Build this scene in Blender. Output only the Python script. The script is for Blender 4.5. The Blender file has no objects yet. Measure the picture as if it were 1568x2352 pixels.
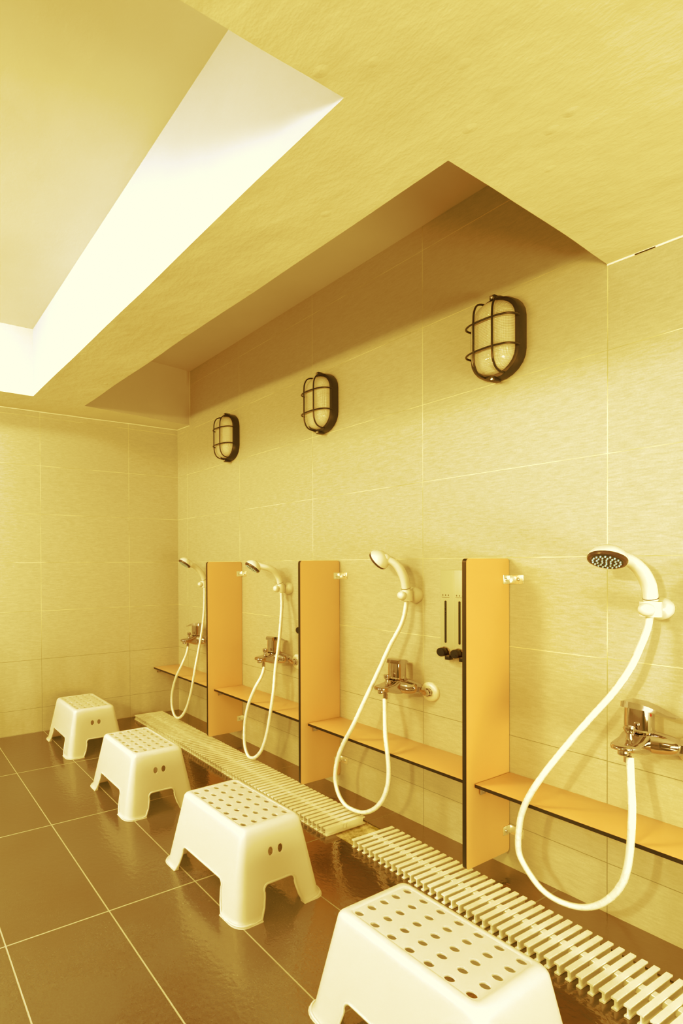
import bpy, bmesh, math, random
from mathutils import Vector, Matrix, noise
random.seed(7)
S = bpy.context.scene
COL = S.collection
PI = math.pi

# ------------------------------------------------------------------ materials
# warm film look of the photograph: one tone curve per channel (scene linear in -> out)
CR = [(0, 0), (.0037, .0176), (.040, .089), (.113, .290), (.380, .571), (.522, .683), (.638, .776), (.912, .975), (1, 1)]
CB = [(0, 0), (.0037, .0002), (.040, .003), (.113, .010), (.380, .059), (.522, .113), (.638, .179), (.912, .62), (1, .80)]
def inv(c, v):
    for (x0, y0), (x1, y1) in zip(c, c[1:]):
        if v <= y1: return x0+(x1-x0)*(v-y0)/(y1-y0)
    return 1.
def lin(r, g, b):
    """colour as it should look in full light -> base colour before the film look"""
    f = lambda c: (c/12.92 if c <= .04045 else ((c+.055)/1.055)**2.4)
    return (inv(CR, f(r/255)), f(g/255), inv(CB, f(b/255)), 1)

def newmat(name):
    m = bpy.data.materials.new(name); m.use_nodes = True
    nt = m.node_tree
    return m, nt, nt.nodes['Principled BSDF']

def N(nt, t, **kw):
    n = nt.nodes.new(t)
    for k, v in kw.items(): setattr(n, k, v)
    return n

def math_(nt, op, a, b=None, clamp=False):
    n = N(nt, 'ShaderNodeMath', operation=op); n.use_clamp = clamp
    for i, v in enumerate((a, b)):
        if v is None: continue
        if isinstance(v, (int, float)): n.inputs[i].default_value = v
        else: nt.links.new(v, n.inputs[i])
    return n.outputs[0]

def mixc(nt, fac, a, b):
    n = N(nt, 'ShaderNodeMix', data_type='RGBA')
    for i, v in ((0, fac), (6, a), (7, b)):
        if isinstance(v, (int, float)): n.inputs[i].default_value = v
        elif isinstance(v, tuple): n.inputs[i].default_value = v
        else: nt.links.new(v, n.inputs[i])
    return n.outputs[2]

def ramp(nt, val, lo, hi, a=0., b=1.):
    n = N(nt, 'ShaderNodeMapRange'); n.clamp = True
    nt.links.new(val, n.inputs[0])
    for i, v in zip((1, 2, 3, 4), (lo, hi, a, b)): n.inputs[i].default_value = v
    return n.outputs[0]

def noise_(nt, vec, scale, detail=3, rough=.5, stretch=None):
    if stretch:
        mp = N(nt, 'ShaderNodeMapping'); mp.inputs['Scale'].default_value = stretch
        nt.links.new(vec, mp.inputs[0]); vec = mp.outputs[0]
    n = N(nt, 'ShaderNodeTexNoise'); n.inputs['Scale'].default_value = scale
    n.inputs['Detail'].default_value = detail; n.inputs['Roughness'].default_value = rough
    nt.links.new(vec, n.inputs['Vector'])
    return n.outputs[0]

def bump(nt, bsdf, h, strength=.2, dist=.01, prev=None):
    n = N(nt, 'ShaderNodeBump'); n.inputs['Strength'].default_value = strength
    n.inputs['Distance'].default_value = dist
    nt.links.new(h, n.inputs['Height'])
    if prev: nt.links.new(prev, n.inputs['Normal'])
    nt.links.new(n.outputs[0], bsdf.inputs['Normal'])
    return n.outputs[0]

def plain(name, col, rough=.4, metal=0., coat=0., spec=.5):
    m, nt, b = newmat(name)
    b.inputs['Base Color'].default_value = col
    b.inputs['Roughness'].default_value = rough
    b.inputs['Metallic'].default_value = metal
    b.inputs['Coat Weight'].default_value = coat
    b.inputs['Specular IOR Level'].default_value = spec
    tc = N(nt, 'ShaderNodeTexCoord')
    f = noise_(nt, tc.outputs['Object'], 35, 2)
    r = ramp(nt, f, .3, .7, rough*.9, min(1, rough*1.1))
    nt.links.new(r, b.inputs['Roughness'])
    return m

def joints(nt, val, off, period, width):
    a = math_(nt, 'ADD', math_(nt, 'DIVIDE', math_(nt, 'SUBTRACT', val, off), period), .5)
    fr = math_(nt, 'FRACT', a)
    d = math_(nt, 'MULTIPLY', math_(nt, 'ABSOLUTE', math_(nt, 'SUBTRACT', fr, .5)), period)
    cell = math_(nt, 'FLOOR', math_(nt, 'ADD', a, -.5))
    return ramp(nt, d, width*.5-.0004, width*.5+.0004, 1., 0.), cell

M0 = 1.048            # height of the tile joint at eye level
def tile_wall(name, axis, off):
    m, nt, b = newmat(name)
    tc = N(nt, 'ShaderNodeTexCoord'); P = tc.outputs['Object']
    sp = N(nt, 'ShaderNodeSeparateXYZ'); nt.links.new(P, sp.inputs[0])
    A = sp.outputs[axis]; Z = sp.outputs[2]
    j1, c1 = joints(nt, A, off, .6, .0021)
    j2, c2 = joints(nt, Z, M0, .3, .0021)
    j = math_(nt, 'MAXIMUM', j1, j2)
    cv = N(nt, 'ShaderNodeCombineXYZ'); nt.links.new(c1, cv.inputs[0]); nt.links.new(c2, cv.inputs[1])
    wn = N(nt, 'ShaderNodeTexWhiteNoise'); nt.links.new(cv.outputs[0], wn.inputs[0])
    # streaks of the stone, shifted from tile to tile
    va = N(nt, 'ShaderNodeVectorMath', operation='MULTIPLY_ADD')
    nt.links.new(wn.outputs['Color'], va.inputs[0]); va.inputs[1].default_value = (7, 7, 7); nt.links.new(P, va.inputs[2])
    st = (13, 13, 75)
    s1 = noise_(nt, va.outputs[0], 2.2, 6, .62, stretch=st)
    s2 = noise_(nt, va.outputs[0], 6.0, 4, .6, stretch=st)
    s3 = noise_(nt, P, 260, 2)
    t = math_(nt, 'ADD', math_(nt, 'MULTIPLY', s1, .6), math_(nt, 'MULTIPLY', s2, .4))
    base = mixc(nt, ramp(nt, t, .3, .7), lin(206, 180, 86), lin(227, 207, 118))
    base = mixc(nt, ramp(nt, s2, .60, .74, 0, .55), base, lin(186, 156, 70))
    base = mixc(nt, ramp(nt, wn.outputs['Value'], 0, 1, 0, .10), base, lin(198, 172, 78))
    base = mixc(nt, ramp(nt, s3, .35, .65, 0, .14), base, lin(188, 160, 70))
    # damp stains and scale low on the wall
    sv = noise_(nt, P, 3.0, 4, .6, stretch=(1, 1, .35))
    low = math_(nt, 'MULTIPLY', ramp(nt, Z, .06, .62, 1, 0), ramp(nt, sv, .42, .66, 0, .55))
    base = mixc(nt, low, base, lin(168, 132, 44))
    sc = noise_(nt, P, 34, 3, .65)
    sc2 = math_(nt, 'MULTIPLY', ramp(nt, sc, .66, .72), math_(nt, 'MULTIPLY', ramp(nt, sv, .45, .6), ramp(nt, Z, .2, .6, .5, 0)))
    base = mixc(nt, sc2, base, lin(236, 222, 150))
    gn = noise_(nt, P, 4, 2)
    gfac = math_(nt, 'MULTIPLY', ramp(nt, Z, .45, .75), ramp(nt, gn, .38, .52, .35, 1))
    grout = mixc(nt, gfac, lin(150, 118, 40), lin(250, 236, 150))
    nt.links.new(mixc(nt, math_(nt, 'MULTIPLY', j, .8), base, grout), b.inputs['Base Color'])
    b.inputs['Roughness'].default_value = .42
    b.inputs['Specular IOR Level'].default_value = .35
    h = math_(nt, 'ADD', math_(nt, 'MULTIPLY', t, .35), math_(nt, 'MULTIPLY', j, -.6))
    bump(nt, b, h, .10, .003)
    return m

def mat_floor():
    m, nt, b = newmat('brown floor tile')
    tc = N(nt, 'ShaderNodeTexCoord'); P = tc.outputs['Object']
    sp = N(nt, 'ShaderNodeSeparateXYZ'); nt.links.new(P, sp.inputs[0])
    X, Y = sp.outputs[0], sp.outputs[1]
    jx, cx = joints(nt, X, -.9715, .3, .0042)
    jx = math_(nt, 'MULTIPLY', jx, math_(nt, 'LESS_THAN', X, -.5))
    jy, cy = joints(nt, Y, -.606, .6, .0042)
    j = math_(nt, 'MAXIMUM', jx, jy)
    n1 = noise_(nt, P, 3.2, 5, .6)
    n2 = noise_(nt, P, 180, 3, .6)
    n3 = noise_(nt, P, 700, 2)
    base = mixc(nt, ramp(nt, n1, .35, .65), lin(90, 61, 16), lin(112, 80, 25))
    base = mixc(nt, ramp(nt, n2, .4, .7, 0, .45), base, lin(128, 94, 34))
    base = mixc(nt, ramp(nt, n3, .62, .75, 0, .5), base, lin(150, 115, 50))
    wn = noise_(nt, P, 5, 3)
    wet = ramp(nt, math_(nt, 'ADD', X, math_(nt, 'MULTIPLY', wn, .35)), -.62, -.38)
    base = mixc(nt, math_(nt, 'MULTIPLY', wet, .65), base, lin(66, 36, 8))
    g = mixc(nt, wet, lin(206, 180, 88), lin(150, 112, 38))
    nt.links.new(mixc(nt, math_(nt, 'MULTIPLY', j, .9), base, g), b.inputs['Base Color'])
    r = math_(nt, 'SUBTRACT', ramp(nt, n1, .3, .7, .13, .20), math_(nt, 'MULTIPLY', wet, .05))
    nt.links.new(math_(nt, 'ADD', r, math_(nt, 'MULTIPLY', j, .3)), b.inputs['Roughness'])
    b.inputs['IOR'].default_value = 2.45
    w = noise_(nt, P, 62, 2, .5)
    h = math_(nt, 'SUBTRACT', math_(nt, 'ADD', w, math_(nt, 'MULTIPLY', n2, .10)), math_(nt, 'MULTIPLY', j, .8))
    bump(nt, b, h, .40, .0022)
    return m

def mat_plaster(name, ca, cb, strong):
    m, nt, b = newmat(name)
    tc = N(nt, 'ShaderNodeTexCoord'); P = tc.outputs['Object']
    n1 = noise_(nt, P, 2.0, 4, .55)
    n2 = noise_(nt, P, 9, 5, .6, stretch=(1, .6, 1))
    n3 = noise_(nt, P, 90, 4, .6)
    nt.links.new(mixc(nt, ramp(nt, n1, .35, .65), ca, cb), b.inputs['Base Color'])
    b.inputs['Roughness'].default_value = .62
    vo = N(nt, 'ShaderNodeTexVoronoi'); vo.inputs['Scale'].default_value = 7
    nt.links.new(P, vo.inputs['Vector'])
    blob = ramp(nt, vo.outputs['Distance'], .03, .10, 1, 0)
    h = math_(nt, 'ADD', math_(nt, 'MULTIPLY', n1, 4.0), math_(nt, 'ADD', n2, math_(nt, 'MULTIPLY', n3, .10)))
    h = math_(nt, 'ADD', h, math_(nt, 'MULTIPLY', blob, .35))
    bump(nt, b, h, strong, .02)
    return m

M = {}
M['wall_r'] = tile_wall('stone tile shower wall', 1, -.735)
M['wall_f'] = tile_wall('stone tile far wall', 0, -.380)
M['floor'] = mat_floor()
M['soffit'] = mat_plaster('rough cream plaster', lin(236, 222, 150), lin(242, 230, 168), .34)
M['recess'] = mat_plaster('smooth cream paint', lin(236, 222, 160), lin(239, 226, 168), .08)
M['white'] = plain('white plastic', lin(241, 230, 174), .32)
M['stool'] = plain('white stool plastic', lin(250, 243, 210), .38)
def translucent(m, fac):
    nt = m.node_tree; b = nt.nodes['Principled BSDF']; o = nt.nodes['Material Output']
    t = N(nt, 'ShaderNodeBsdfTranslucent'); t.inputs[0].default_value = b.inputs['Base Color'].default_value
    x = N(nt, 'ShaderNodeMixShader'); x.inputs[0].default_value = fac
    nt.links.new(b.outputs[0], x.inputs[1]); nt.links.new(t.outputs[0], x.inputs[2]); nt.links.new(x.outputs[0], o.inputs[0])
translucent(M['stool'], .36)
M['hose'] = plain('white hose vinyl', lin(242, 232, 180), .28)
M['orange'] = plain('orange laminate', lin(238, 190, 70), .33)
M['black'] = plain('black laminate core', lin(44, 26, 8), .4)
M['blackp'] = plain('black plastic', lin(34, 20, 10), .3)
M['iron'] = plain('dark painted metal', lin(48, 28, 10), .38)
M['chrome'] = plain('chrome', lin(214, 188, 104), .07, 1.)
M['steel'] = plain('brushed steel', lin(226, 210, 140), .30, 1.)
M['satin'] = plain('satin bright metal', lin(250, 242, 200), .28, .7)
M['divide'] = plain('pale line', lin(228, 210, 116), .4)
M['steelface'] = plain('steel faceplate', lin(212, 190, 92), .36, .0)
M['grate'] = plain('cream grate plastic', lin(251, 245, 212), .42)
M['caulk'] = plain('white sealant', lin(250, 240, 196), .5)
M['red'] = plain('red mark', lin(190, 20, 10), .3)
M['nozzle'] = plain('pale rubber nozzle', lin(205, 215, 190), .4)
M['face'] = plain('dark spray face', lin(26, 26, 18), .35)
M['rimbrown'] = plain('bronze face rim', lin(84, 56, 20), .25)
M['ink'] = plain('dark print', lin(90, 66, 20), .5)

def mat_glass():
    m, nt, b = newmat('ribbed lamp glass')
    b.inputs['Base Color'].default_value = lin(230, 212, 130)
    b.inputs['Roughness'].default_value = .16
    b.inputs['Coat Weight'].default_value = .4
    b.inputs['Subsurface Weight'].default_value = .25
    b.inputs['Subsurface Radius'].default_value = (.02, .015, .008)
    tc = N(nt, 'ShaderNodeTexCoord')
    w = N(nt, 'ShaderNodeTexWave'); w.bands_direction = 'Y'; w.inputs['Scale'].default_value = 70
    nt.links.new(tc.outputs['Object'], w.inputs['Vector'])
    w2 = N(nt, 'ShaderNodeTexWave'); w2.bands_direction = 'Z'; w2.inputs['Scale'].default_value = 60
    nt.links.new(tc.outputs['Object'], w2.inputs['Vector'])
    bump(nt, b, math_(nt, 'ADD', w.outputs[1], w2.outputs[1]), .35, .003)
    return m
M['glass'] = mat_glass()

def mat_water():
    m, nt, b = newmat('shallow drain water')
    tc = N(nt, 'ShaderNodeTexCoord'); P = tc.outputs['Object']
    n = noise_(nt, P, 26, 4, .7)
    nt.links.new(mixc(nt, ramp(nt, n, .4, .62), lin(176, 138, 24), lin(244, 222, 120)), b.inputs['Base Color'])
    b.inputs['Roughness'].default_value = .08
    bump(nt, b, n, .6, .01)
    return m
M['water'] = mat_water()

# ------------------------------------------------------------------ mesh helpers
class MB:
    def __init__(s): s.bm = bmesh.new()
    def box(s, x0, x1, y0, y1, z0, z1, mi=0, bev=0, seg=2, mat=None):
        x0, x1 = sorted((x0, x1)); y0, y1 = sorted((y0, y1)); z0, z1 = sorted((z0, z1))
        r = bmesh.ops.create_cube(s.bm, size=1)['verts']
        for v in r: v.co = Vector(((x0+x1)/2+v.co.x*(x1-x0), (y0+y1)/2+v.co.y*(y1-y0), (z0+z1)/2+v.co.z*(z1-z0)))
        fs = {f for v in r for f in v.link_faces}
        for f in fs: f.material_index = mi
        if bev:
            es = {e for v in r for e in v.link_edges}
            o = bmesh.ops.bevel(s.bm, geom=list(es), offset=bev, segments=seg, affect='EDGES', profile=.5)
            for f in o['faces']: f.material_index = mi
        return s
    def tube(s, pts, r, n=12, mi=0, smooth=4, cap=True, flat=None):
        pts = [Vector(p) for p in pts]
        rs = list(r) if hasattr(r, '__len__') else [r]*len(pts)
        if smooth > 1 and len(pts) > 2:
            P, R = [], []
            for i in range(len(pts)-1):
                a, b_, c, d = pts[max(i-1, 0)], pts[i], pts[i+1], pts[min(i+2, len(pts)-1)]
                for k in range(smooth):
                    t = k/smooth
                    P.append(.5*((2*b_)+(c-a)*t+(2*a-5*b_+4*c-d)*t*t+(3*b_-a-3*c+d)*t**3))
                    R.append(rs[i]*(1-t)+rs[i+1]*t)
            P.append(pts[-1]); R.append(rs[-1])
        else: P, R = pts, rs
        T = [(P[min(i+1, len(P)-1)]-P[max(i-1, 0)]).normalized() for i in range(len(P))]
        up = Vector((0, 0, 1)) if abs(T[0].z) < .9 else Vector((1, 0, 0))
        u = (up - T[0]*up.dot(T[0])).normalized()
        rings = []
        for p, t, rr in zip(P, T, R):
            u = (u - t*u.dot(t)).normalized(); w = t.cross(u)
            rings.append([s.bm.verts.new(p+(u*math.cos(2*PI*k/n)+w*math.sin(2*PI*k/n))*rr) for k in range(n)])
        for a, b_ in zip(rings, rings[1:]):
            for k in range(n):
                f = s.bm.faces.new((a[k], a[(k+1) % n], b_[(k+1) % n], b_[k])); f.material_index = mi
        if cap:
            for ring in (rings[0][::-1], rings[-1]):
                f = s.bm.faces.new(ring); f.material_index = mi
        return s
    def lathe(s, prof, o, axis, n=28, mi=0, sx=1., sy=1.):
        """prof: (radius, distance along the axis)"""
        o = Vector(o); a = Vector(axis).normalized()
        up = Vector((0, 0, 1)) if abs(a.z) < .95 else Vector((1, 0, 0))
        u = (up-a*up.dot(a)).normalized(); w = a.cross(u)
        rings = []
        for r, h in prof:
            if r < 1e-6: rings.append([s.bm.verts.new(o+a*h)])
            else: rings.append([s.bm.verts.new(o+a*h+(u*math.cos(2*PI*k/n)*sx+w*math.sin(2*PI*k/n)*sy)*r) for k in range(n)])
        for A, B in zip(rings, rings[1:]):
            for k in range(n):
                k2 = (k+1) % n
                if len(A) == 1 and len(B) == 1: continue
                if len(A) == 1: vs = (A[0], B[k2], B[k])
                elif len(B) == 1: vs = (A[k], A[k2], B[0])
                else: vs = (A[k], A[k2], B[k2], B[k])
                f = s.bm.faces.new(vs); f.material_index = mi
        for ring in (rings[0], rings[-1]):
            if len(ring) > 1:
                f = s.bm.faces.new(ring); f.material_index = mi
        return s
    def loops(s, L, mi=0, cap0=True, cap1=True):
        R = [[s.bm.verts.new(p) for p in l] for l in L]
        n = len(R[0])
        for a, b_ in zip(R, R[1:]):
            for k in range(n):
                f = s.bm.faces.new((a[k], a[(k+1) % n], b_[(k+1) % n], b_[k])); f.material_index = mi
        if cap0: s.bm.faces.new(R[0][::-1]).material_index = mi
        if cap1: s.bm.faces.new(R[-1]).material_index = mi
        return s
    def quad(s, *ps, mi=0):
        f = s.bm.faces.new([s.bm.verts.new(p) for p in ps]); f.material_index = mi
        return s
    def mesh(s, name, mats, angle=38):
        bmesh.ops.recalc_face_normals(s.bm, faces=s.bm.faces)
        me = bpy.data.meshes.new(name); s.bm.to_mesh(me); s.bm.free()
        for m in (mats if isinstance(mats, (list, tuple)) else [mats]): me.materials.append(M[m])
        for p in me.polygons: p.use_smooth = True
        me.set_sharp_from_angle(angle=math.radians(angle))
        return me
    def obj(s, name, mats, parent=None, angle=38, label=None):
        o = bpy.data.objects.new(name, s.mesh(name, mats, angle)); COL.objects.link(o)
        if parent: o.parent = parent
        if label: o['label'] = label
        return o

def thing(name, label, cat, loc=(0, 0, 0), rz=0, group=None):
    o = bpy.data.objects.new(name, None); COL.objects.link(o)
    o.empty_display_size = .05
    o.location = loc; o.rotation_euler = (0, 0, rz)
    o['label'] = label; o['category'] = cat
    if group: o['group'] = group
    return o

def dup(root, loc, label, rz=None):
    r = root.copy(); COL.objects.link(r); r.location = loc; r['label'] = label
    if rz is not None: r.rotation_euler = (0, 0, rz)
    for ch in list(root.children):
        c = ch.copy(); COL.objects.link(c); c.parent = r
        for g in list(ch.children):
            d = g.copy(); COL.objects.link(d); d.parent = c
    return r

def struct(o):
    o['kind'] = 'structure'; return o

# ------------------------------------------------------------------ room shell
XL, YB, ZT = -3.70, -4.60, 2.50
CH = (-.355, -.165)           # drain channel, x range
mb = MB()
y0, y1 = YB, 0.
yc = -.03
mb.quad((XL, y0, 0), (CH[0], y0, 0), (CH[0], y1, 0), (XL, y1, 0))
mb.quad((CH[1], y0, 0), (0, y0, 0), (0, y1, 0), (CH[1], y1, 0))
mb.quad((CH[0], yc, 0), (CH[1], yc, 0), (CH[1], y1, 0), (CH[0], y1, 0))
D = -.035
mb.quad((CH[0], y0, D), (CH[1], y0, D), (CH[1], yc, D), (CH[0], yc, D))
mb.quad((CH[0], y0, D), (CH[0], yc, D), (CH[0], yc, 0), (CH[0], y0, 0))
mb.quad((CH[1], y0, D), (CH[1], y0, 0), (CH[1], yc, 0), (CH[1], yc, D))
mb.quad((CH[0], yc, D), (CH[1], yc, D), (CH[1], yc, 0), (CH[0], yc, 0))
struct(mb.obj('floor', 'floor'))

def slab(name, mat, x0, x1, ya, yb, z0, z1):
    return struct(MB().box(x0, x1, ya, yb, z0, z1).obj(name, mat))
slab('wall_right', 'wall_r', 0, .12, YB-.12, .12, -.1, ZT)
slab('wall_far', 'wall_f', XL, 0, 0, .12, -.1, ZT)
slab('wall_left', 'wall_r', XL-.12, XL, YB-.12, .12, -.1, ZT)
slab('wall_back', 'floor', XL, 0, YB-.12, YB, -.1, ZT)

# plaster ceiling: a dropped underside with two recesses
def soff(x, y):
    w = noise.noise(Vector((x*2.2, y*1.7, 3.1)))*.006+noise.noise(Vector((x*6, y*5, 9.7)))*.0018
    return 1.985+.0345*y+w
R1 = dict(x0=-3.685, x1=-1.10, yn0=-2.585, yn1=-2.565, yf0=-.325, yf1=-.312, top=2.345)
R2 = dict(x0=-.785, x1=0., yn0=-2.562, yn1=-2.535, yf0=-.265, yf1=-.175, top=2.343)
def lerp(a, b, t): return a+(b-a)*t
mb = MB()
def grid(fn, nu, nv, mi):
    V = [[mb.bm.verts.new(fn(i/nu, k/nv)) for k in range(nv+1)] for i in range(nu+1)]
    for i in range(nu):
        for k in range(nv):
            mb.bm.faces.new((V[i][k], V[i+1][k], V[i+1][k+1], V[i][k+1])).material_index = mi
def under(xa, xb, ya_a, ya_b, yb_a, yb_b, nu, nv):
    """patch of the underside; near/far y may differ at its two x ends"""
    def fn(u, v):
        x = lerp(xa, xb, u); y = lerp(lerp(ya_a, ya_b, u), lerp(yb_a, yb_b, u), v)
        return (x, y, soff(x, y))
    grid(fn, nu, nv, 0)
# strips across the room, sharing the recess outlines
xs = [XL, R1['x0'], R1['x1'], R2['x0'], 0.]
yn = [-2.585, R1['yn0'], R1['yn1'], R2['yn0'], R2['yn1']]
yf = [-.325, R1['yf0'], R1['yf1'], R2['yf0'], R2['yf1']]
for i in range(4):
    nu = max(2, int((xs[i+1]-xs[i])/.05))
    under(xs[i], xs[i+1], YB, YB, yn[i], yn[i+1], nu, 40)
    under(xs[i], xs[i+1], yf[i], yf[i+1], 0, 0, nu, 6)
    if i in (0, 2): under(xs[i], xs[i+1], yn[i], yn[i+1], yf[i], yf[i+1], nu, 44)
def recess(R, mi, mw):
    def ny(t): return lerp(R['yn0'], R['yn1'], t)
    def fy(t): return lerp(R['yf0'], R['yf1'], t)
    T = R['top']; X = lambda t: lerp(R['x0'], R['x1'], t)
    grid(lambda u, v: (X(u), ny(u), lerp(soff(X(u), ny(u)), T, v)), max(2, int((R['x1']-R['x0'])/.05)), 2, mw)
    grid(lambda u, v: (X(u), fy(u), lerp(soff(X(u), fy(u)), T, v)), max(2, int((R['x1']-R['x0'])/.05)), 2, mi)
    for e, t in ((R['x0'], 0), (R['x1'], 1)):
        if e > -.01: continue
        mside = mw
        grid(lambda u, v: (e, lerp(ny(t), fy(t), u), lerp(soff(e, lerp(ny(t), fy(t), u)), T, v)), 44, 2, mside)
    mb.quad((R['x0'], ny(0), T), (R['x1'], ny(1), T), (R['x1'], fy(1), T), (R['x0'], fy(0), T), mi=mi)
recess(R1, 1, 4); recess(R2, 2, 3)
bmesh.ops.remove_doubles(mb.bm, verts=mb.bm.verts, dist=.0004)
M['rside'] = mat_plaster('smooth cream paint dimmed side', lin(214, 194, 112), lin(217, 198, 116), .08)  # recess paint darkened on the side walls to offset strong light there
M['rshade'] = mat_plaster('brown shading faces', lin(120, 84, 24), lin(140, 102, 34), .3)  # unseen recess faces coloured dark to cut bounce and deepen the shade
M['recess2'] = mat_plaster('cream recess paint dimmed', lin(216, 192, 104), lin(222, 200, 114), .1)  # recess paint darkened so less light bounces onto the shaded wall
struct(mb.obj('ceiling', ['soffit', 'recess', 'recess2', 'rshade', 'rside'], angle=30))
# lid over the recesses keeps stray light out
slab('ceiling_slab', 'soffit', XL-.12, .12, YB-.12, .12, ZT, ZT+.1)

# sealant lines where the plaster meets the tiles
def bead(name, pts, r=.0035):
    struct(MB().tube(pts, r, 8, smooth=1).obj(name, 'caulk'))
bead('trim_1', [(x, -.002, soff(x, 0)-.002) for x in [-3.6+k*.05 for k in range(72)]]+[(-.003, -.003, soff(0, 0)-.002)])
bead('trim_2', [(-.002, y, soff(0, y)-.002) for y in [-.175+k*.0175 for k in range(11)]])
bead('trim_3', [(-.002, -2.535-k*.03, soff(0, -2.535-k*.03)-.002) for k in range(24)])
o5 = struct(MB().tube([(-.0035, y, soff(0, y)-.003) for y in (-2.600, -2.622, -2.645)], .0022, 6, smooth=1).obj('gap_strip', 'black'))  # black strip standing in for the dark open gap in the sealant
bead('trim_4', [(-.002, -.176, 1.98), (-.002, -.176, 2.12), (-.002, -.176, 2.34)], .002)

# ------------------------------------------------------------------ partitions
GP = 'partitions between the showers'
def screw(mb, o, ax, r=.0055, mi=0):
    mb.lathe([(r, 0), (r, .0015), (r*.6, .0032), (0, .0036)], o, ax, 12, mi)
def make_partition(label):
    t = thing('shower_partition', label, 'partition', (0, -.755, 0), 0, GP)
    # panel outline in x-z, rounded corners, thickness along +y
    x0, x1, z0, z1, th = -.2405, -.002, .055, 1.045, .0135
    def outl(x0, x1, z0, z1, r):
        P = []
        for cx, cz, a0 in ((x1-r, z1-r, 0), (x0+r, z1-r, 90), (x0+r, z0+r, 180), (x1-r, z0+r, 270)):
            for k in range(5):
                a = math.radians(a0+90*k/4); P.append((cx+r*math.cos(a), cz+r*math.sin(a)))
        return P
    O = outl(x0, x1, z0, z1, .012)
    p = MB().loops([[(x, y, z) for x, z in O] for y in (0., .001, th-.001, th)])
    me = p
    for f in me.bm.faces:
        n = f.normal; f.normal_update()
        if abs(f.normal.y) < .5: f.material_index = 1
    me.obj('panel', ['orange', 'black'], t, 30)
    # dark front edge
    MB().box(x0-.0006, x0+.0015, .0008, th-.0008, z0+.012, z1-.012).obj('edge', 'black', t, label='dark brown front edge')
    for z in (.975, .130):
        b = MB()
        b.box(-.040, -.0015, -.0032, -.0002, z-.015, z+.015, bev=.001)
        b.box(-.0030, -.0002, -.046, -.0002, z-.015, z+.015, bev=.001)
        bo = b.obj('bracket', 'satin', t, label='bright metal wall bracket')
        q = MB(); screw(q, (-.026, -.0032, z), (0, -1, 0)); q.obj('screw', 'steel', bo)
        q = MB(); screw(q, (-.003, -.030, z), (-1, 0, 0)); q.obj('screw', 'steel', bo)
    return t
p0 = make_partition('orange upright partition farthest away, between first and second shower from the far wall')
dup(p0, (0, -1.507, 0), 'orange upright partition in the middle, between second and third shower from the far wall')
dup(p0, (0, -2.26, 0), 'orange upright partition nearest the viewer, beside the soap dispenser with two black knobs')

# ------------------------------------------------------------------ shelves
GS = 'low shelves under the showers'
def make_shelf(label, ya, yb):
    t = thing('wall_shelf', label, 'shelf', (0, ya, 0), 0, GS)
    L = yb-ya
    MB().box(-.200, -.001, -.001, L+.001, .311, .323, bev=.0008).obj('shelf_board', 'orange', t)
    MB().box(-.2012, -.1990, -.0012, L+.0012, .3115, .3222).obj('edge', 'black', t, label='black front edge')
    for y in (-.034, L+.034):
        b = MB(); s = 1 if y < -.1 else -1
        yy = -.0025 if y > -.1 else L+.0025
        b.box(-.175, -.145, yy-.0016, yy+.0016, .283, .3105, bev=.0012)
        b.box(-.175, -.145, yy, yy+(-.034 if y > -.1 else .034), .3075, .3105, bev=.0006)
        bo = b.obj('bracket', 'chrome', t, label='small chrome bracket under the shelf')
        q = MB(); screw(q, (-.16, yy+(-.0016 if y > -.1 else .0016), .294), (0, -1 if y > -.1 else 1, 0), .005)
        q.obj('screw', 'steel', bo)
    return t
make_shelf('orange shelf farthest away, running from the far wall corner to the first partition', -.003, -.740)
make_shelf('orange shelf between the farthest partition and the middle partition', -.757, -1.4925)
make_shelf('orange shelf between the middle partition and the nearest partition, below the soap dispenser', -1.509, -2.2455)
make_shelf('orange shelf nearest the viewer, running off the right edge of the photo', -2.262, -3.01)

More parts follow.
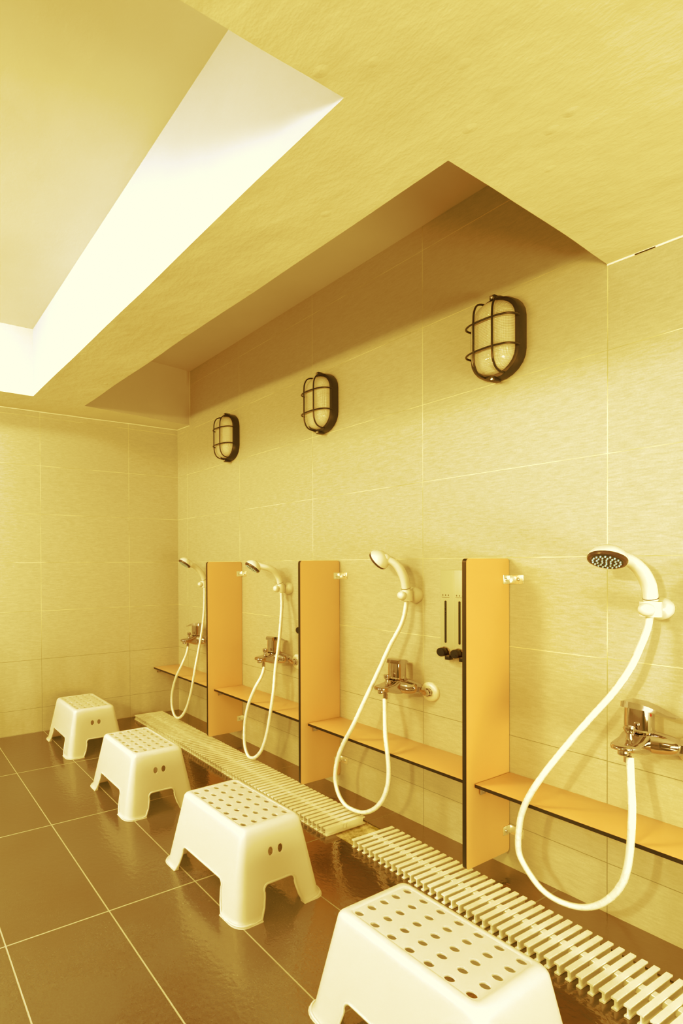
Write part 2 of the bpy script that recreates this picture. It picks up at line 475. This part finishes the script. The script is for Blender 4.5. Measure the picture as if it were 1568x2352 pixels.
# ------------------------------------------------------------------ shower sets
HOSE = {4: [[-0.058, -2.655, 0.904], [-0.061, -2.654, 0.891], [-0.073, -2.653, 0.854], [-0.089, -2.644, 0.806], [-0.109, -2.629, 0.746], [-0.131, -2.599, 0.676], [-0.156, -2.558, 0.602], [-0.181, -2.516, 0.524], [-0.21, -2.473, 0.437], [-0.222, -2.439, 0.363], [-0.222, -2.417, 0.303], [-0.222, -2.408, 0.25], [-0.222, -2.406, 0.187], [-0.222, -2.421, 0.15], [-0.222, -2.458, 0.109], [-0.222, -2.491, 0.094], [-0.222, -2.529, 0.094], [-0.222, -2.569, 0.107], [-0.222, -2.606, 0.135], [-0.222, -2.636, 0.176], [-0.222, -2.656, 0.22], [-0.222, -2.666, 0.265], [-0.222, -2.671, 0.312], [-0.222, -2.674, 0.368], [-0.203, -2.668, 0.414], [-0.172, -2.654, 0.471], [-0.155, -2.646, 0.521]], 3: [[-0.058, -1.906, 0.901], [-0.063, -1.908, 0.885], [-0.073, -1.912, 0.854], [-0.087, -1.911, 0.811], [-0.102, -1.9, 0.767], [-0.12, -1.879, 0.712], [-0.143, -1.859, 0.641], [-0.166, -1.839, 0.57], [-0.194, -1.815, 0.486], [-0.222, -1.784, 0.388], [-0.222, -1.734, 0.301], [-0.222, -1.703, 0.23], [-0.222, -1.689, 0.157], [-0.222, -1.699, 0.103], [-0.222, -1.725, 0.067], [-0.222, -1.764, 0.052], [-0.222, -1.831, 0.061], [-0.222, -1.884, 0.095], [-0.222, -1.922, 0.143], [-0.222, -1.944, 0.198], [-0.222, -1.952, 0.253], [-0.222, -1.948, 0.318], [-0.219, -1.936, 0.386], [-0.187, -1.908, 0.442], [-0.155, -1.881, 0.506]], 2: [[-0.058, -1.166, 0.904], [-0.064, -1.176, 0.881], [-0.084, -1.202, 0.821], [-0.111, -1.225, 0.739], [-0.145, -1.249, 0.634], [-0.177, -1.264, 0.537], [-0.212, -1.29, 0.432], [-0.222, -1.282, 0.338], [-0.222, -1.255, 0.224], [-0.222, -1.217, 0.131], [-0.222, -1.173, 0.076], [-0.222, -1.128, 0.051], [-0.222, -1.094, 0.059], [-0.222, -1.07, 0.109], [-0.222, -1.073, 0.21], [-0.222, -1.101, 0.309], [-0.21, -1.139, 0.401], [-0.176, -1.152, 0.463], [-0.155, -1.15, 0.509]], 1: [[-0.059, -0.436, 0.897], [-0.072, -0.459, 0.858], [-0.105, -0.506, 0.758], [-0.145, -0.544, 0.636], [-0.184, -0.566, 0.516], [-0.218, -0.58, 0.412], [-0.222, -0.545, 0.282], [-0.222, -0.497, 0.178], [-0.222, -0.444, 0.107], [-0.222, -0.384, 0.067], [-0.222, -0.331, 0.071], [-0.222, -0.298, 0.124], [-0.222, -0.301, 0.206], [-0.222, -0.351, 0.313], [-0.211, -0.404, 0.399], [-0.174, -0.402, 0.466], [-0.155, -0.392, 0.511]]}
HEAD = {4: ([[-0.06, -2.655, 0.898], [-0.063, -2.656, 0.936], [-0.074, -2.655, 0.971], [-0.095, -2.649, 1.005], [-0.125, -2.638, 1.032], [-0.155, -2.629, 1.044]], [-0.19, -2.611, 1.043]), 3: ([[-0.06, -1.908, 0.898], [-0.063, -1.906, 0.935], [-0.072, -1.906, 0.969], [-0.087, -1.898, 1.007], [-0.102, -1.884, 1.031], [-0.118, -1.866, 1.045]], [-0.135, -1.841, 1.047]), 2: ([[-0.06, -1.168, 0.896], [-0.063, -1.165, 0.936], [-0.077, -1.162, 0.972], [-0.1, -1.159, 0.996], [-0.13, -1.151, 1.012], [-0.155, -1.136, 1.019]], [-0.19, -1.106, 1.019]), 1: ([[-0.06, -0.433, 0.891], [-0.063, -0.438, 0.938], [-0.08, -0.439, 0.972], [-0.11, -0.436, 1.005], [-0.14, -0.438, 1.024], [-0.165, -0.443, 1.032]], [-0.19, -0.421, 1.041])}
NORM = {4: (-.5, -.02, -.86), 3: (-.16, .79, -.59), 2: (-.55, .20, -.81), 1: (-.55, .12, -.82)}
WHERE = {4: 'nearest the viewer at the right edge', 3: 'between the middle and nearest partitions',
         2: 'between the farthest and middle partitions', 1: 'farthest away, half behind the farthest partition'}
HY = {4: -2.655, 3: -1.905, 2: -1.163, 1: -.432}
TY = {4: -2.640, 3: -1.882, 2: -1.140, 1: -.385}

def hand_shower(k):
    hs, hc = HEAD[k]; n = Vector(NORM[k]).normalized()
    what = {4: 'dark face with pale nozzles', 3: 'head seen from behind',
            2: 'dark spray face seen edge-on', 1: 'small dark face tilted left'}[k]
    t = thing('hand_shower', 'white hand shower %s, %s' % (WHERE[k], what), 'hand shower', hs[0], 0, 'white hand showers')
    off = Vector(hs[0])
    L = lambda p: Vector(p)-off
    c = Vector(hc)
    hd = MB()   # n points out of the face
    hd.lathe([(0, -.032), (.012, -.031), (.024, -.0265), (.034, -.018), (.0405, -.007), (.0425, .001), (.0425, .004)], L(c), n, 32)
    head = hd.obj('shower_head', 'white', t)
    MB().lathe([(.0425, .0035), (.0428, .006), (.041, .0115), (.036, .0135), (.033, .012), (.033, .009)], L(c), n, 32).obj('face_rim', 'rimbrown', head, label='bronze dark rim')
    MB().lathe([(.0335, .010), (.033, .0125), (0, .0125)], L(c), n, 28).obj('spray_face', 'face', head, label='near-black spray face')
    nz = MB()
    u = n.orthogonal().normalized(); w = n.cross(u)
    for ring, cnt in ((0, 1), (.010, 6), (.020, 12), (.029, 18)):
        for i in range(cnt):
            a = 2*PI*i/cnt+ring*40
            q = c+(u*math.cos(a)+w*math.sin(a))*ring
            nz.lathe([(.0022, .012), (.0018, .017), (0, .0175)], L(q), n, 6)
    nz.obj('nozzle_cluster', 'nozzle', head, label='pale nozzles')
    pts = [L(p) for p in hs]+[L(c-n*.012+(Vector(hs[-1])-c).normalized()*.014), L(c-n*.012)]
    pts = [pts[0]-Vector((0, 0, .010))]+pts
    rad = [.0125, .0130, .0160, .0168, .0166, .0160, .0160, .0170, .0150][:len(pts)]
    ho = MB().tube(pts, rad, 16, smooth=5).obj('handle', 'white', t)
    a, b = L(hs[1]), L(hs[2])
    MB().lathe([(.0163, 0), (.0168, .0004), (.0168, .0012), (.0163, .0016)], a.lerp(b, -.08), (b-a), 20).obj('collar_line', 'ink', ho)
    MB().tube([L(p) for p in HOSE[k]], .0083, 14, smooth=5).obj('hose', 'hose', t)
    return t

def holder(k):
    t = thing('shower_holder', 'white round wall holder gripping the hand shower ' + WHERE[k], 'shower holder', (0, HY[k], .905), 0, 'white shower holders')
    MB().lathe([(.031, -.001), (.032, .004), (.031, .014), (.027, .024), (.019, .032), (.012, .036), (.012, .046)], (0, 0, 0), (-1, 0, 0), 32).obj('wall_cap', 'white', t)
    c = MB()
    O = [(.0225*math.cos(2*PI*i/24), .0235*math.sin(2*PI*i/24)) for i in range(24)]
    I = [(.0168*math.cos(2*PI*i/24), .0168*math.sin(2*PI*i/24)) for i in range(24)]
    X = -.060
    R = [[c.bm.verts.new((X+a, b, z)) for a, b in l] for l, z in ((O, -.020), (O, .020), (I, .020), (I, -.020))]
    for A, B in zip(R, R[1:]+R[:1]):
        for i in range(24): c.bm.faces.new((A[i], A[(i+1) % 24], B[(i+1) % 24], B[i]))
    c.obj('clamp_ring', 'white', t)
    MB().lathe([(.014, .078), (.0175, .082), (.0175, .090), (.014, .097), (.007, .101), (0, .102)], (0, 0, 0), (-1, 0, 0), 24).obj('knob', 'white', t)
    return t

def tap(k):
    ang = {4: -PI/2, 3: .15, 2: .0, 1: PI*.62}[k]      # where the lever points
    st = {4: 'lever towards the viewer, red dot', 3: 'white round flange showing',
          2: 'flange half behind the middle partition', 1: 'partly behind the hose and partition'}[k]
    t = thing('mixer_tap', 'chrome mixer tap %s, %s' % (WHERE[k], st), 'tap', (0, TY[k], .555), 0, 'chrome mixer taps')
    fy, fz = -.086, -.021
    MB().lathe([(.038, -.001), (.038, .003), (.034, .009), (.024, .013), (.0155, .0135), (.0155, .010)], (0, fy, fz), (-1, 0, 0), 32).obj('wall_flange', 'white', t, label='white wall flange')
    p = MB()
    p.lathe([(.0165, .010), (.0165, .024)], (0, fy, fz), (-1, 0, 0), 6)
    p.tube([(-.02, fy, fz), (-.034, fy, fz), (-.042, fy+.003, fz+.008), (-.046, fy+.006, -.010), (-.056, fy+.010, -.004)], .0120, 14)
    p.lathe([(.0195, 0), (.0210, .002), (.0210, .013), (.0195, .015)], (-.052, fy+.006, -.006), (-.5, .85, .15), 6)
    p.obj('inlet_pipe', 'chrome', t)
    b = MB()
    # barrel from the inlet to the middle block
    b.tube([(-.058, fy+.016, -.004), (-.064, fy+.026, -.003), (-.072, -.040, -.002), (-.082, -.012, 0), (-.084, .004, 0)],
           [.0195, .0255, .0295, .0300, .0270], 20, smooth=5)
    # middle block running out into the spout (profile in x-z, lofted along x)
    Ls = []
    for x, hw, zb, zt in ((-.048, .022, -.022, .020), (-.054, .029, -.032, .028), (-.085, .032, -.036, .031), (-.112, .031, -.033, .024),
                          (-.130, .030, -.027, .014), (-.155, .0295, -.021, .009), (-.178, .0275, -.016, .006), (-.192, .022, -.012, .003), (-.199, .012, -.008, -.001), (-.201, .005, -.006, -.003)):
        l = []
        cz, hz = (zb+zt)/2, (zt-zb)/2
        for i in range(20):
            a = 2*PI*i/20; ca, sa = math.cos(a), math.sin(a)
            l.append((x, hw*math.copysign(abs(ca)**.55, ca), cz+hz*math.copysign(abs(sa)**.55, sa)))
        Ls.append(l)
    b.loops(Ls)
    b.obj('body', 'chrome', t)
    MB().lathe([(.0105, 0), (.0115, .003), (.0115, .013), (.0095, .015), (.0085, .012)], (-.178, 0, -.010), (0, 0, -1), 18).obj('aerator', 'chrome', t)
    MB().lathe([(.0085, 0), (.0085, .010), (.0068, .012), (.0068, .016), (.0085, .018), (.0085, .034)], (-.152, 0, -.014), (0, 0, -1), 16).obj('hose_outlet', 'chrome', t)
    MB().lathe([(.0085, 0), (.0065, .008), (.0060, .018), (.0105, .022), (.0120, .031), (.0110, .037), (0, .038)], (-.143, 0, .008), (0, 0, 1), 18).obj('diverter_knob', 'chrome', t)
    lv = MB()
    Ls = []
    for z, r in ((.024, .0310), (.028, .0320), (.032, .0295), (.060, .0295), (.088, .0285)):
        l = []
        for i in range(28):
            a = 2*PI*i/28; ca, sa = math.cos(a), math.sin(a)
            l.append((-.085+r*math.copysign(abs(ca)**.7, ca), r*math.copysign(abs(sa)**.7, sa), z))
        Ls.append(l)
    lv.loops(Ls)
    # flat lever plate on top
    d = Vector((math.cos(ang), math.sin(ang), 0)); s = Vector((-d.y, d.x, 0)); o = Vector((-.085, 0, 0))
    Ls = []
    for q, w, zb, zt in ((-.032, .025, .086, .100), (-.022, .0300, .086, .103), (.010, .0300, .086, .101), (.034, .027, .084, .094), (.052, .021, .079, .086), (.064, .018, .076, .081), (.078, .013, .0755, .079)):
        Ls.append([o+d*q+s*w+Vector((0, 0, zb)), o+d*q-s*w+Vector((0, 0, zb)), o+d*q-s*w*.9+Vector((0, 0, zt)), o+d*q+s*w*.9+Vector((0, 0, zt))])
    lv.loops(Ls)
    lo = lv.obj('lever', 'chrome', t, 30)
    dv = Vector((-.45, -.9, 0)).normalized() if k == 4 else d
    MB().lathe([(.0055, .0270), (.0050, .0305), (0, .0312)], o+Vector((0, 0, .074)), dv, 14).obj('temperature_dot', 'red', lo, label='red dot')
    return t
for k in (1, 2, 3, 4):
    hand_shower(k); holder(k); tap(k)

# ------------------------------------------------------------------ bulkhead lamps
def stadium(hw, hh, x, n=12):
    """hw half width (y), hh half height (z)"""
    P = []
    s = hh-hw
    for i in range(n+1):
        a = PI*i/n; P.append((x, hw*math.cos(a), s+hw*math.sin(a)))
    for i in range(n+1):
        a = PI+PI*i/n; P.append((x, hw*math.cos(a), -s+hw*math.sin(a)))
    return P
def make_lamp(label):
    t = thing('bulkhead_lamp', label, 'wall lamp', (0, -.655, 1.788), 0, 'caged oval wall lamps')
    MB().loops([stadium(.083, .138, -.0005), stadium(.084, .139, -.004), stadium(.083, .138, -.030), stadium(.0795, .1345, -.040), stadium(.071, .126, -.0405)]).obj('base', 'iron', t)
    Ls = []
    for q in range(9):
        a = q/8*PI/2*.97
        Ls.append(stadium(.068*max(.10, math.cos(a)**.62), .1225-.068*(1-max(.10, math.cos(a)**.62)), -.040-.052*math.sin(a)))
    MB().loops(Ls).obj('glass_cover', 'glass', t, 60)
    cg = t
    for y in (.031, -.031):
        MB().tube([(-.036, y, .124), (-.062, y, .122), (-.086, y, .112), (-.101, y, .088), (-.105, y, .055), (-.105, y, 0), (-.105, y, -.055), (-.101, y, -.088), (-.086, y, -.112), (-.062, y, -.122), (-.036, y, -.124)], .0034, 8, smooth=4).obj('cage_bar', 'iron', cg)
    for z in (.048, -.048):
        MB().tube([(-.036, .079, z), (-.062, .079, z), (-.084, .069, z), (-.099, .048, z), (-.1055, .022, z), (-.107, 0, z), (-.1055, -.022, z), (-.099, -.048, z), (-.084, -.069, z), (-.062, -.079, z), (-.036, -.079, z)], .0034, 8, smooth=4).obj('cage_bar', 'iron', cg)
    for z in (.136, -.138):
        tb = MB().box(-.052, -.012, -.0085, .0085, z-.0075, z+.0075, bev=.002).obj('fixing_tab', 'iron', t)
        MB().lathe([(.0048, 0), (.0046, .0025), (0, .0035)], (-.052, 0, z), (-1, 0, 0), 12).obj('screw', 'steel', tb, label='bright screw head')
    return t
l0 = make_lamp('dark caged oval wall lamp farthest away, nearest the far wall corner')
dup(l0, (0, -1.420, 1.788), 'dark caged oval wall lamp in the middle of the row of three')
dup(l0, (0, -2.232, 1.788), 'dark caged oval wall lamp nearest the viewer, largest in the photo')

# ------------------------------------------------------------------ soap dispensers
def dispenser(y, label):
    t = thing('soap_dispenser', label, 'soap dispenser', (0, y, 0), 0, 'wall soap dispensers')
    F = -.020
    MB().box(F, -.0005, -.112, 0, .690, 1.005, bev=.0015).obj('faceplate', 'steelface', t, label='plain steel faceplate')
    MB().box(F-.0006, F+.001, -.0535, -.0520, .700, 1.000).obj('divider', 'divide', t, label='pale dividing line')
    for i, c in enumerate((-.021, -.075)):
        w = MB()
        P = []
        for q in range(9): P.append((c+.0038*math.cos(PI*q/8), .888+.0038*math.sin(PI*q/8)))
        for q in range(9): P.append((c+.0038*math.cos(PI+PI*q/8), .738+.0038*math.sin(PI+PI*q/8)))
        w.loops([[(x, a, b) for a, b in P] for x in (F+.001, F-.0012)])
        w.obj('level_window', 'blackp', t, label='narrow black level slot')
        mk = MB()
        for q in (-.011, 0, .011):
            mk.box(F-.0005, F, c+q-.0022, c+q+.0022, .9105, .9125); mk.box(F-.0005, F, c+q-.0006, c+q+.0006, .9085, .9150)
        mk.box(F-.0005, F, c-.015, c+.015, .9035, .9048)
        mk.obj('lettering', 'ink', t, label='tiny dark characters over a line')
        kn = MB().lathe([(.0130, .016), (.0130, .034), (.0165, .036), (.0165, .050), (.0145, .053), (0, .0535)], (0, c, .702), (-1, 0, 0), 24).obj('push_knob', 'blackp', t, label='black round push knob')
        MB().lathe([(.0185, .018), (.0185, .026), (.0165, .028), (.0165, .018)], (0, c, .702), (-1, 0, 0), 24).obj('collar', 'chrome', kn)
        MB().box(-.046, -.022, c-.031, c-.013, .676, .694, bev=.002).obj('outlet', 'blackp', kn)
    return t
dispenser(-2.022, 'steel soap dispenser with two black knobs beside the nearest partition')
dispenser(-1.262, 'soap dispenser behind the middle partition, only one black knob peeking out')

# ------------------------------------------------------------------ step stools
HT = .25
def sh(z):      # half sizes and corner radius of the stool at height z
    f = .009*max(0, 1-z/.014)**2
    hx = lerp(.166, .116, z/.245)+f; hy = lerp(.211, .166, z/.245)+f
    return hx, hy, lerp(.037, .018, z/.245)+f*.5
def rrect(hx, hy, r, z, nc=7, nx=8, ny=10):
    P = []
    def arc(cx, cy, a0):
        for k in range(nc): P.append((cx+r*math.cos(math.radians(a0+90*k/(nc-1))), cy+r*math.sin(math.radians(a0+90*k/(nc-1))), z))
    def line(p, q, n):
        for k in range(1, n): P.append((lerp(p[0], q[0], k/n), lerp(p[1], q[1], k/n), z))
    arc(hx-r, hy-r, 0); line((hx-r, hy), (-hx+r, hy), nx)
    arc(-hx+r, hy-r, 90); line((-hx, hy-r), (-hx, -hy+r), ny)
    arc(-hx+r, -hy+r, 180); line((-hx+r, -hy), (hx-r, -hy), nx)
    arc(hx-r, -hy+r, 270); line((hx, -hy+r), (hx, hy-r), ny)
    return P
def stool_mesh():
    mb = MB()
    Ls = []
    zs = [0, .003, .007, .011, .015, .03, .06, .09, .12, .16, .20, .228]
    for z in zs: Ls.append(rrect(*sh(z), z))
    hx, hy, r = sh(.228)
    R = .018
    for k in range(1, 7):           # rounded shoulder
        a = PI/2*k/6
        ins = R*(1-math.cos(a))*.9; up = R*math.sin(a)
        Ls.append(rrect(hx-ins-.003*k/6, hy-ins-.003*k/6, max(.011, r-ins*.5), .228+up))
    ox, oy = hx-R*.9-.003, hy-R*.9-.003
    Ls.append(rrect(ox-.004, oy-.004, .012, .2460))
    Ls.append(rrect(ox-.0055, oy-.0055, .011, .2450))
    Ls.append(rrect(ox-.0068, oy-.0068, .011, .2446))   # slightly sunken seat
    inn = []
    T = .0045
    inn.append(rrect(ox-.012, oy-.012, .010, .2400))
    hx2, hy2, r2 = sh(.228)
    inn.append(rrect(hx2-T*2, hy2-T*2, r2-T, .234))
    for z in (.20, .14, .09, .05, .015, 0):
        a, b, c = sh(max(z, .02)); inn.append(rrect(a-T, b-T, c-T*.7, z))
    mb2 = MB()
    A = [[mb2.bm.verts.new(p) for p in l] for l in Ls]
    B = [[mb2.bm.verts.new(p) for p in l] for l in inn]
    n = len(A[0])
    def br(a, b):
        for k in range(n): mb2.bm.faces.new((a[k], a[(k+1) % n], b[(k+1) % n], b[k]))
    for a, b in zip(A, A[1:]): br(a, b)
    mb2.bm.faces.new(A[-1])
    for a, b in zip(B, B[1:]): br(a, b)
    mb2.bm.faces.new(B[0])
    br(B[-1], A[0])
    bmesh.ops.recalc_face_normals(mb2.bm, faces=mb2.bm.faces)
    me = bpy.data.meshes.new('stool_shell'); mb2.bm.to_mesh(me); mb2.bm.free(); mb.bm.free()
    # cutters: two leg arches, seat holes, eyes
    def arch(h0, h1, zc, r):
        P = [(-h0-.004, -.02), (-h0, 0)]
        # rounded top corners
        for sgn in (-1, 1):
            cx = sgn*(h1-r); cz = zc-r
            seq = range(6) if sgn < 0 else range(6)
            for k in seq:
                a = (PI-PI/2*k/5) if sgn < 0 else (PI/2-PI/2*k/5)
                P.append((cx+r*math.cos(a), cz+r*math.sin(a)))
        P += [(h0, 0), (h0+.004, -.02)]
        return P
    ax = arch(.080, .060, ZC, .017); ay = arch(.130, .112, ZC, .017)
    c1 = MB()
    c1.loops([[(a, y, z) for a, z in ax] for y in (-.4, .4)])
    c2 = MB()
    c2.loops([[(x, a, z) for a, z in ay] for x in (-.4, .4)])
    c3 = MB()
    for i in range(5):
        for j in range(7):
            c3.lathe([(.0098, 0), (.0098, .08)], ((i-2)*.0410, (j-3)*.0430, .20), (0, 0, 1), 20)
    for s in (-1, 1):
        for e in (-1, 1):
            c3.lathe([(.0128, 0), (.0128, .12)], (e*.0190, s*.12, .169), (0, s, 0), 22, sx=1., sy=.82)
    ob = bpy.data.objects.new('tmp_shell', me); COL.objects.link(ob)
    cs = []
    for c in (c1, c2, c3):
        bmesh.ops.recalc_face_normals(c.bm, faces=c.bm.faces)
        m2 = bpy.data.meshes.new('tmp_cut'); c.bm.to_mesh(m2); c.bm.free()
        o2 = bpy.data.objects.new('tmp_cut', m2); COL.objects.link(o2); cs.append(o2)
        md = ob.modifiers.new('b', 'BOOLEAN'); md.operation = 'DIFFERENCE'; md.solver = 'EXACT'; md.object = o2
    dg = bpy.context.evaluated_depsgraph_get(); dg.update()
    out = bpy.data.meshes.new_from_object(ob.evaluated_get(dg))
    for o in [ob]+cs: bpy.data.objects.remove(o)
    return out
ZC = .088
def split_stool(me):
    bm = bmesh.new(); bm.from_mesh(me)
    bmesh.ops.remove_doubles(bm, verts=bm.verts, dist=1e-5)
    bmesh.ops.bisect_plane(bm, geom=bm.verts[:]+bm.edges[:]+bm.faces[:], plane_co=(0, 0, ZC+.002), plane_no=(0, 0, 1))
    hx, hy, r = sh(.228); ox, oy = hx-.0192-.0068, hy-.0192-.0068
    def cls(f):
        c = f.calc_center_median()
        if c.z < ZC+.002: return 'leg%d%d' % (c.x > 0, c.y > 0)
        if c.z > .2385 and abs(c.x) < ox+.0003 and abs(c.y) < oy+.0003: return 'seat'
        return 'body'
    groups = {}
    for f in bm.faces: groups.setdefault(cls(f), []).append(f.index)
    bm.faces.ensure_lookup_table()
    res = {}
    for g, idx in groups.items():
        b2 = bm.copy(); b2.faces.ensure_lookup_table(); s = set(idx)
        bmesh.ops.delete(b2, geom=[f for f in b2.faces if f.index not in s], context='FACES')
        m2 = bpy.data.meshes.new('stool_'+g); b2.to_mesh(m2); b2.free()
        m2.materials.append(M['stool'])
        for p in m2.polygons: p.use_smooth = True
        m2.set_sharp_from_angle(angle=math.radians(40))
        res[g] = m2
    bm.free()
    return res
def rim_path():
    """lip along the feet and the leg arches, on the outer surface"""
    P = []
    def side(axis, sgn, h0, h1):
        pts = []
        r = .017
        seq = [(-h0, .004)]+[(-h1+.0, ZC-.030)]
        for k in range(6): a = PI-PI/2*k/5; seq.append((-(h1-r)+r*math.cos(a), ZC-r+r*math.sin(a)))
        seq += [(-h1*.3, ZC), (h1*.3, ZC)]
        for k in range(6): a = PI/2-PI/2*k/5; seq.append(((h1-r)+r*math.cos(a), ZC-r+r*math.sin(a)))
        seq += [(h1, ZC-.030), (h0, .004)]
        for q, z in seq:
            hx, hy, _ = sh(max(z, .006))
            pts.append((q*(-sgn), sgn*hy, z) if axis == 'y' else (sgn*hx, q*sgn, z))
        return pts
    def corner(sx, sy, a0):
        hx, hy, r = sh(.004)
        return [(sx*(hx-r)+r*math.cos(math.radians(a0+90*k/6)), sy*(hy-r)+r*math.sin(math.radians(a0+90*k/6)), .004) for k in range(7)]
    P += corner(1, 1, 0)+side('y', 1, .081, .060)+corner(-1, 1, 90)+side('x', -1, .131, .112)
    P += corner(-1, -1, 180)+side('y', -1, .081, .060)+corner(1, -1, 270)+side('x', 1, .131, .112)
    return P+[P[0]]
GT = 'white step stools in a row'
def make_stool(label, loc, rz):
    t = thing('step_stool', label, 'stool', loc, rz, GT)
    parts = split_stool(stool_mesh())
    for g in ('seat', 'body', 'leg00', 'leg01', 'leg10', 'leg11'):
        nm = 'leg' if g.startswith('leg') else g
        o = bpy.data.objects.new(nm, parts[g]); COL.objects.link(o); o.parent = t
        if nm == 'seat': o['label'] = 'flat top pierced by rows of round holes'
        if nm == 'body': o['label'] = 'flared side walls with two eye holes at each end'
    MB().tube(rim_path(), .0034, 8, smooth=2).obj('rim', 'stool', t, 60)
    return t
s0 = make_stool('white plastic step stool farthest away, close to the far wall', (-.828, -.352, 0), 0)
dup(s0, (-.836, -1.122, 0), 'white plastic step stool second from the far wall', 0.0)
dup(s0, (-.826, -1.850, 0), 'white plastic step stool third from the far wall, beside the grate gap', .02)
dup(s0, (-.842, -2.568, 0), 'white plastic step stool nearest the viewer, cut off by the bottom edge of the photo', 0.0)

# ------------------------------------------------------------------ drain grates
def grate(label, y_far, n, pitch, loc_x, w, rz, k, kb):
    t = thing('drain_grate', label, 'drain grate', (loc_x, y_far, 0), rz, 'white slatted drain grates')
    H = .029
    sl = MB()
    for i in range(n):
        y = -pitch*(i+.5)
        fw = pitch*k
        sl.box(-w/2, w/2, y-fw, y+fw, H-.005, H)
        sl.box(-w/2+.004, w/2-.004, y-.0016, y+.0016, .004, H-.004)
        sl.box(-w/2, w/2, y-fw*kb, y+fw*kb, .0006, .0045)
    sl.obj('slats', 'grate', t, 20)
    c = MB()
    for x in (-.008, .008):
        c.box(x-.0022, x+.0022, -pitch*n+.004, -.004, .008, .0225)
    for i in range(n-1):
        y = -pitch*(i+1)
        c.box(-.011, .011, y-pitch*.22, y+pitch*.22, .0215, .0255, bev=.001, seg=1)
    c.obj('connector', 'grate', t, 20, label='centre strip joining the slats')
    return t
grate('cream slatted drain grate of close slats running to the far wall', -.062, 73, .0240, -.274, .208, -.009, .32, 1.3)
grate('cream slatted drain grate nearest the viewer with open chunky slats', -1.905, 46, .0240, -.262, .208, -.035, .255, .85)
w = MB()
nx, ny = 4, 60
V = [[w.bm.verts.new((lerp(CH[0]+.0005, CH[1]-.0005, i/nx), lerp(-4.5, -.035, j/ny), -.005+.001*random.random())) for j in range(ny+1)] for i in range(nx+1)]
for i in range(nx):
    for j in range(ny): w.bm.faces.new((V[i][j], V[i+1][j], V[i+1][j+1], V[i][j+1]))
wo = w.obj('drain_water', 'water'); wo['kind'] = 'stuff'; wo['label'] = 'shallow golden water lying in the floor drain channel'; wo['category'] = 'water'

# ------------------------------------------------------------------ lights
def point(name, loc, power, r, col):
    l = bpy.data.lights.new(name, 'POINT'); l.energy = power; l.shadow_soft_size = r; l.color = col
    o = bpy.data.objects.new(name, l); COL.objects.link(o); o.location = loc
    return o
def area(name, loc, target, power, sx, sy, col):
    l = bpy.data.lights.new(name, 'AREA'); l.energy = power; l.shape = 'RECTANGLE'; l.size = sx; l.size_y = sy; l.color = col
    o = bpy.data.objects.new(name, l); COL.objects.link(o); o.location = loc
    o.rotation_euler = (Vector(target)-Vector(loc)).to_track_quat('-Z', 'Y').to_euler()
    return o
WARM = (1., .985, .95)
point('light_lamp_near', (-3.60, -2.95, 1.740), 114, .05, WARM)
area('light_recess', (-2.70, -1.20, 2.27), (0, -1.20, 1.20), 10, .12, .16, WARM)
area('fill_recess_down', (-2.45, -1.25, 2.31), (-1.9, -1.25, .4), 21, .5, .2, WARM)  # added fill, no known lamp: brightens stool tops and floor
area('fill_left', (-3.66, -.85, 1.735), (0, -.7, 1.3), 30, 1.3, .06, WARM)  # added unseen fill strip, evens out the wall towards the far end
area('fill_rear', (-.9, -4.45, .55), (-1.0, -2.2, 1.35), 34, 1.4, .5, WARM)  # added unseen fill behind the camera, lifts the soffit and front faces
W = bpy.data.worlds.new('world'); S.world = W; W.use_nodes = True
W.node_tree.nodes['Background'].inputs[0].default_value = (1., 1, 1, 1); W.node_tree.nodes['Background'].inputs[1].default_value = .05

# ------------------------------------------------------------------ camera
f_, px, py = 1218.278, 394.414, 1306.455
FWv = Vector((0.4840247, 0.87501736, -0.00804394)); RTv = Vector((0.87500876, -0.48407286, -0.00575678)); UPv = Vector((0.00893114, 0.0042521, 0.99995108))
cam = bpy.data.cameras.new('camera'); co = bpy.data.objects.new('camera', cam); COL.objects.link(co)
co.matrix_world = Matrix(((RTv.x, UPv.x, -FWv.x, -1.864029), (RTv.y, UPv.y, -FWv.y, -3.275626), (RTv.z, UPv.z, -FWv.z, 1.03127), (0, 0, 0, 1)))
cam.sensor_fit = 'VERTICAL'; cam.sensor_height = 36; cam.sensor_width = 24
cam.lens = f_*36/2352
cam.shift_x = (784-px)/2352; cam.shift_y = (py-1176)/2352
cam.clip_start = .02
S.camera = co
S.view_settings.view_transform = 'Standard'; S.view_settings.look = 'None'
S.view_settings.exposure = 0; S.view_settings.gamma = 1

vs = S.view_settings
vs.use_curve_mapping = True
cm = vs.curve_mapping
cm.extend = 'HORIZONTAL'
for idx, pts in ((0, CR), (2, CB)):
    c = cm.curves[idx]
    c.points[0].location = pts[0]; c.points[-1].location = pts[-1]
    for p in pts[1:-1]: c.points.new(*p)
    for p in c.points: p.handle_type = 'VECTOR'
cm.update()
